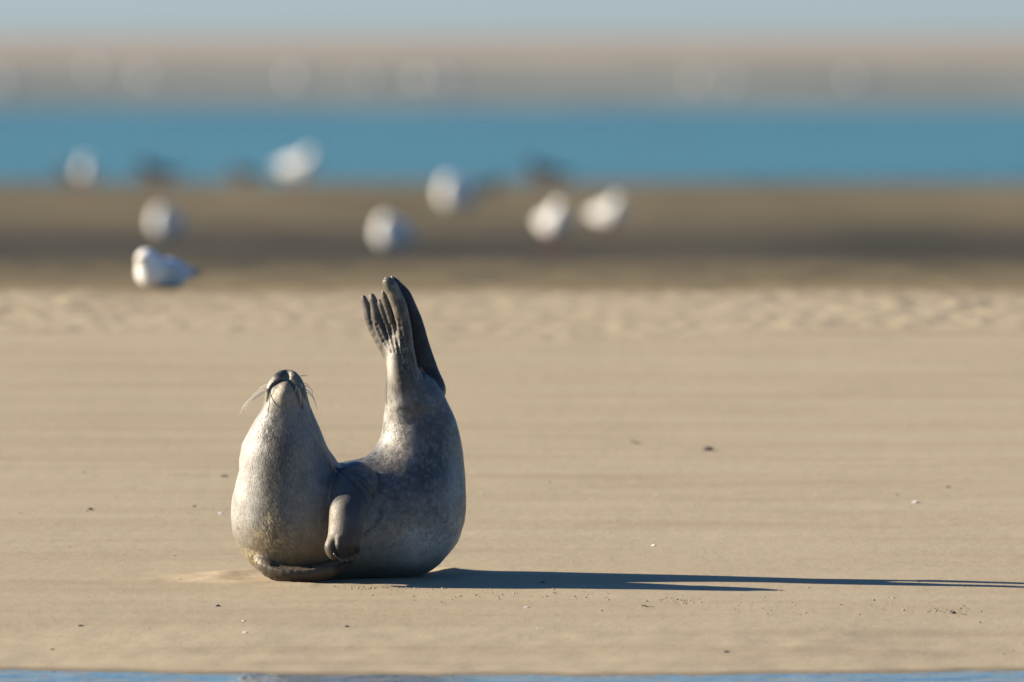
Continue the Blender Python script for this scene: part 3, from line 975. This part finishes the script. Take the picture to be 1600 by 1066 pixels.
for X, row, hd, sz, lab in (
    (262, 368, 252, 1.75, "white hunched gull on dark mud right behind the resting gull on the crest"),
    (616, 387, 250, 1.9, "white gull on dark mud directly above the seal's raised hind flippers"),
    (716, 326, 248, 2.3, "white gull with dark wing tips at mud's edge, upper right of the seal's raised flippers"),
    (863, 390, 290, 1.55, "taller slanting white gull on dark mud, left one of the pair right of the flippers"),
    (949, 370, 305, 1.4, "greyish white gull on dark mud, rightmost of all the birds on the flat"),
    (466, 293, 320, 1.75, "large white gull stretching at the channel's edge, straight above the seal's snout"),
    (138, 298, 260, 1.5, "dull pale gull at the channel's edge, leftmost of all birds on the flat")):
    place_bird(gull_sit if X in (262, 616, 716) else gull_a, X, row, hd, sz, lab, "gull", G1)
for X, row, hd, sz, lab in (
    (110, 293, 170, 1.1, "dark wader at the water's edge just left of the leftmost pale gull"),
    (244, 300, 200, 1.5, "dark wader with pale belly at the channel's edge, above the gull resting on the crest"),
    (381, 297, 160, 1.2, "dark wader at the channel's edge, left of the large stretching gull"),
    (762, 312, 10, 1.0, "dark bird standing in for wing tips right of the gull above the flippers"),  # stands in for the neighbouring gull's dark wing tips
    (852, 300, 185, 1.5, "dark wader at the channel's edge, above the slanting gull, rightmost dark bird")):
    place_bird(wader, X, row, hd, sz, lab, "wader", "dark waders along the channel")
for X, row, hd, sz, lab in (
    (14, 152, 200, 2.6, "blurred pale gull on the far bank at the photo's left edge"),
    (150, 128, 250, 3.0, "blurred pale gull farther up the far bank, above the leftmost dark wader"),
    (235, 140, 190, 2.6, "blurred pale gull on the far bank, next right of the highest one"),
    (465, 147, 240, 3.2, "brightest blurred gull on the far bank, above the large stretching gull"),
    (582, 140, 210, 2.4, "faint gull on the far bank above the seal's hind flippers"),
    (660, 143, 260, 2.4, "faint gull on the far bank, left one of a close pair"),
    (705, 141, 200, 2.3, "faint gull on the far bank, right one of a close pair"),
    (1092, 146, 250, 2.4, "faint gull on the far bank, left of two side by side at right"),
    (1147, 145, 240, 2.3, "faint gull on the far bank, right of two side by side at right"),
    (1338, 143, 230, 2.6, "rightmost faint gull on the far bank, far from any other bird")):
    place_bird(gull_a, X, row, hd, sz, lab, "gull", "gulls on the far bank")

# ------------------------------------------------------------------ shells, pebbles and weed on the beach
def simple_mat(name, base, alt, scale, rough=0.6):
    m, nt, b = new_mat(name)
    co = N(nt, "ShaderNodeTexCoord").outputs['Object']
    f = noise(nt, co, scale, 4, 0.6)
    nt.links.new(mix_rgb(nt, map_range(nt, f, 0.4, 0.62), base, alt), b.inputs['Base Color'])
    b.inputs['Roughness'].default_value = rough
    nt.links.new(bump(nt, f, 0.4, 0.002), b.inputs['Normal'])
    return m
M_SHELL = simple_mat("shell", (0.78, 0.74, 0.67), (0.62, 0.55, 0.45), 90, 0.45)
M_STONE = simple_mat("dark_stone", (0.045, 0.042, 0.04), (0.09, 0.08, 0.07), 120)
M_BLUE = simple_mat("blue_stone", (0.05, 0.07, 0.10), (0.09, 0.10, 0.12), 120, 0.4)
M_WEED = simple_mat("weed", (0.07, 0.045, 0.022), (0.12, 0.08, 0.04), 80, 0.7)

def shell_mesh(w):
    """ribbed, slightly open fan of a cockle lying dome up"""
    v, f = [], []
    NA, NR = 19, 7
    for j in range(NR + 1):
        r = j / NR
        for i in range(NA):
            a = math.radians(-62 + 124 * i / (NA - 1))
            rib = 1 + 0.05 * (1 if i % 2 else -1) * r
            x = w * (r * math.sin(a)) * 0.62 * rib; y = w * (r * math.cos(a) - 0.45) * 0.9 * rib
            z = w * 0.34 * (1 - (2 * r - 0.75) ** 2 / 1.6) * (math.cos(a) ** 0.5) * (0.35 + r if r < 0.5 else 0.85) - w * 0.02
            v.append((x, y, max(z, -0.02 * w)))
    n = len(v)
    v += [(x, y, z - w * 0.05) for x, y, z in v]
    for j in range(NR):
        for i in range(NA - 1):
            a = j * NA + i
            f.append((a, a + 1, a + NA + 1, a + NA)); f.append((n + a + NA, n + a + NA + 1, n + a + 1, n + a))
    edge = [j * NA for j in range(NR + 1)] + [NR * NA + i for i in range(1, NA)] + [j * NA + NA - 1 for j in range(NR - 1, -1, -1)]
    for a, b in zip(edge, edge[1:]): f.append((a, n + a, n + b, b))
    return v, f
def stone_mesh(w, seed, flat=0.5):
    import bmesh
    bm = bmesh.new()
    bmesh.ops.create_icosphere(bm, subdivisions=3, radius=1.0)
    P = np.array([q.co for q in bm.verts])
    d = 1 + 0.28 * fbm(P[:, 0] * 1.6, P[:, 1] * 1.6, P[:, 2] * 1.6, seed=seed)
    P = P * d[:, None] * np.array([w * 0.5, w * 0.42, w * 0.5 * flat])
    P[:, 2] += w * 0.16
    F = [[q.index for q in fc.verts] for fc in bm.faces]
    bm.free()
    return P, F
def weed_mesh(w, seed):
    """a few crossing stems of drifted weed with short side shoots"""
    rg = random.Random(seed)
    V, F = [], []
    def add(pts, rad):
        o = len(V)
        v, f = tube(pts, rad, 6)
        V.extend(v); F.extend([tuple(i + o for i in q) for q in f])
    main = [(w * (t - 0.5), w * 0.15 * math.sin(4 * t + seed), w * 0.09 + w * 0.06 * math.sin(5 * t + 1)) for t in np.linspace(0, 1, 9)]
    add(main, [w * 0.035] * 8 + [w * 0.012])
    for k in range(5):
        p = main[rg.randint(1, 7)]; a = rg.uniform(0, 6.28); L = w * rg.uniform(0.15, 0.3)
        add([p, (p[0] + L * 0.6 * math.cos(a), p[1] + L * 0.6 * math.sin(a), p[2] + w * 0.05), (p[0] + L * math.cos(a), p[1] + L * math.sin(a), w * 0.03)], [w * 0.025, w * 0.02, w * 0.008])
    return V, F

def litter(name, X, row, px, kind, rz, label, cat, group, seed=0, flat=0.5):
    p = ground_at(X, row)
    w = px * p.y / FPX
    if kind == 'shell': v, f = shell_mesh(w); m = M_SHELL
    elif kind == 'weed': v, f = weed_mesh(w, seed); m = M_WEED
    else: v, f = stone_mesh(w, seed, flat); m = M_BLUE if kind == 'blue' else M_STONE
    o = mesh_obj(name, v, f, m)
    o.location = p - Vector((0, 0, 0.0015))
    o.rotation_euler = (0, 0, math.radians(rz))
    tag(o, label, cat, group)
GS, GP, GW = "white shells scattered on the beach", "dark pebbles scattered on the beach", "scraps of weed on the beach"
litter("shell", 1027, 774, 9, 'shell', 20, "small white shell between the dark pebble and the seal's long shadow", "shell", GS)
litter("shell", 1431, 786, 15, 'shell', -30, "widest white shell, lying farthest right on the open sand", "shell", GS)
litter("shell", 1022, 853, 11, 'shell', 80, "white shell close above the middle of the seal's long shadow", "shell", GS)
litter("shell", 823, 950, 12, 'shell', 10, "bright white shell just below the seal's shadow", "shell", GS)
litter("shell", 381, 971, 10, 'shell', 50, "white shell below the seal, upper one of two close together", "shell", GS)
litter("shell", 383, 989, 11, 'shell', -15, "flat white shell below the seal, lower one of two close together", "shell", GS)
litter("shell", 1274, 772, 6, 'shell', 0, "tiny white shell left of the widest shell", "shell", GS)
litter("shell", 345, 803, 11, 'shell', 120, "cream shell beside the seal's left flank", "shell", GS)
litter("shell", 753, 771, 7, 'shell', 60, "tiny white shell close to the seal's right side", "shell", GS)
litter("shell", 1414, 664, 8, 'shell', 30, "small pale shell farthest up the beach on the right", "shell", GS)
litter("shell", 527, 633, 7, 'shell', 100, "small buff shell on the sand between the seal's head and hind flippers", "shell", GS)
litter("shell", 840, 983, 7, 'shell', 10, "small buff shell nearest below the bright shell under the shadow", "shell", GS)
litter("shell", 337, 1020, 6, 'shell', 10, "small pale shell nearest the water's edge at left", "shell", GS)
litter("pebble", 1105, 704, 19, 'stone', 5, "largest dark pebble, flat, alone on the bare sand right of the seal", "pebble", GP, 1, 0.36)
litter("pebble", 141, 797, 9, 'stone', 40, "dark pebble farthest left, level with the seal's chest", "pebble", GP, 2)
litter("pebble", 340, 948, 9, 'blue', 60, "bluish pebble just below the seal's left side", "pebble", GP, 3)
litter("pebble", 126, 979, 9, 'stone', 10, "flat dark pebble on the lower left of the beach", "pebble", GP, 4, 0.35)
litter("pebble", 541, 980, 8, 'stone', 70, "dark pebble below the middle of the seal", "pebble", GP, 5)
litter("pebble", 350, 745, 10, 'stone', 0, "flat brown pebble left of the seal's neck", "pebble", GP, 6, 0.3)
litter("pebble", 1402, 774, 5, 'stone', 0, "tiny dark pebble up and left of the widest shell", "pebble", GP, 7)
litter("pebble", 1481, 762, 7, 'stone', 0, "tiny dark pebble up and right of the widest shell", "pebble", GP, 8)
litter("pebble", 1489, 959, 10, 'stone', 0, "brown pebble among the sand crumbs at the right", "pebble", GP, 9)
litter("pebble", 1135, 1020, 8, 'stone', 0, "dark pebble nearest the water's edge, right of centre", "pebble", GP, 10)
litter("pebble", 81, 1016, 8, 'stone', 20, "dark pebble nearest the water's edge at left", "pebble", GP, 11, 0.35)
litter("pebble", 303, 792, 6, 'stone', 20, "tiny dark pebble left of the cream shell", "pebble", GP, 12)
litter("pebble", 848, 911, 7, 'stone', 20, "tiny dark pebble lying inside the seal's shadow", "pebble", GP, 13)
litter("weed_scrap", 1013, 949, 20, 'weed', 5, "long dark scrap of weed below the seal's shadow", "weed scrap", GW, 1)
litter("weed_scrap", 993, 693, 24, 'weed', 70, "brown curled scrap of weed left of the largest dark pebble", "weed scrap", GW, 2)
litter("weed_scrap", 1437, 910, 11, 'weed', 30, "small scrap of weed at the upper edge of the shadow's far end", "weed scrap", GW, 3)
litter("weed_scrap", 88, 1052, 16, 'weed', 10, "scrap of weed washed up on the water's edge at left", "weed scrap", GW, 4)

# crumbs of sand thrown up beside the shadow
def crumbs():
    rg = np.random.default_rng(11)
    import bmesh
    bm = bmesh.new(); bmesh.ops.create_icosphere(bm, subdivisions=1, radius=1.0)
    base = np.array([q.co for q in bm.verts]); F0 = np.array([[q.index for q in fc.verts] for fc in bm.faces]); bm.free()
    V, F = [], []; n = 0
    spots = []
    for k in range(170):
        c = rg.integers(0, 4)
        if c == 0: spots.append((rg.uniform(600, 960), rg.normal(931, 5)))
        elif c == 1: spots.append((rg.normal(1055, 30), rg.normal(940, 3)))
        elif c == 2: spots.append((rg.uniform(1150, 1420), rg.normal(945, 9)))
        else: spots.append((rg.normal(1480, 35), rg.normal(955, 4)))
    for k in range(60): spots.append((rg.uniform(520, 700), rg.normal(914, 4)))
    for k in range(60): spots.append((rg.uniform(0, 1600), rg.uniform(720, 1030)))
    for X, row in spots:
        if 860 < row < 917 and 360 < X < 1500: row = 918 + rg.uniform(0, 4)
        p = np.array(ground_at(X, row)); r = rg.uniform(0.0012, 0.0036)
        v = base * (r * (1 + 0.35 * rg.normal(size=(len(base), 1)))) * np.array([1.2, 1.0, 0.7]) + p + np.array([0, 0, r * 0.3])
        V.append(v); F.append(F0 + n); n += len(base)
    o = mesh_obj("sand_crumbs", np.concatenate(V), np.concatenate(F), simple_mat("sand_crumb", (0.30, 0.22, 0.125), (0.36, 0.275, 0.165), 200, 0.95))
    tag(o, kind='stuff')
crumbs()
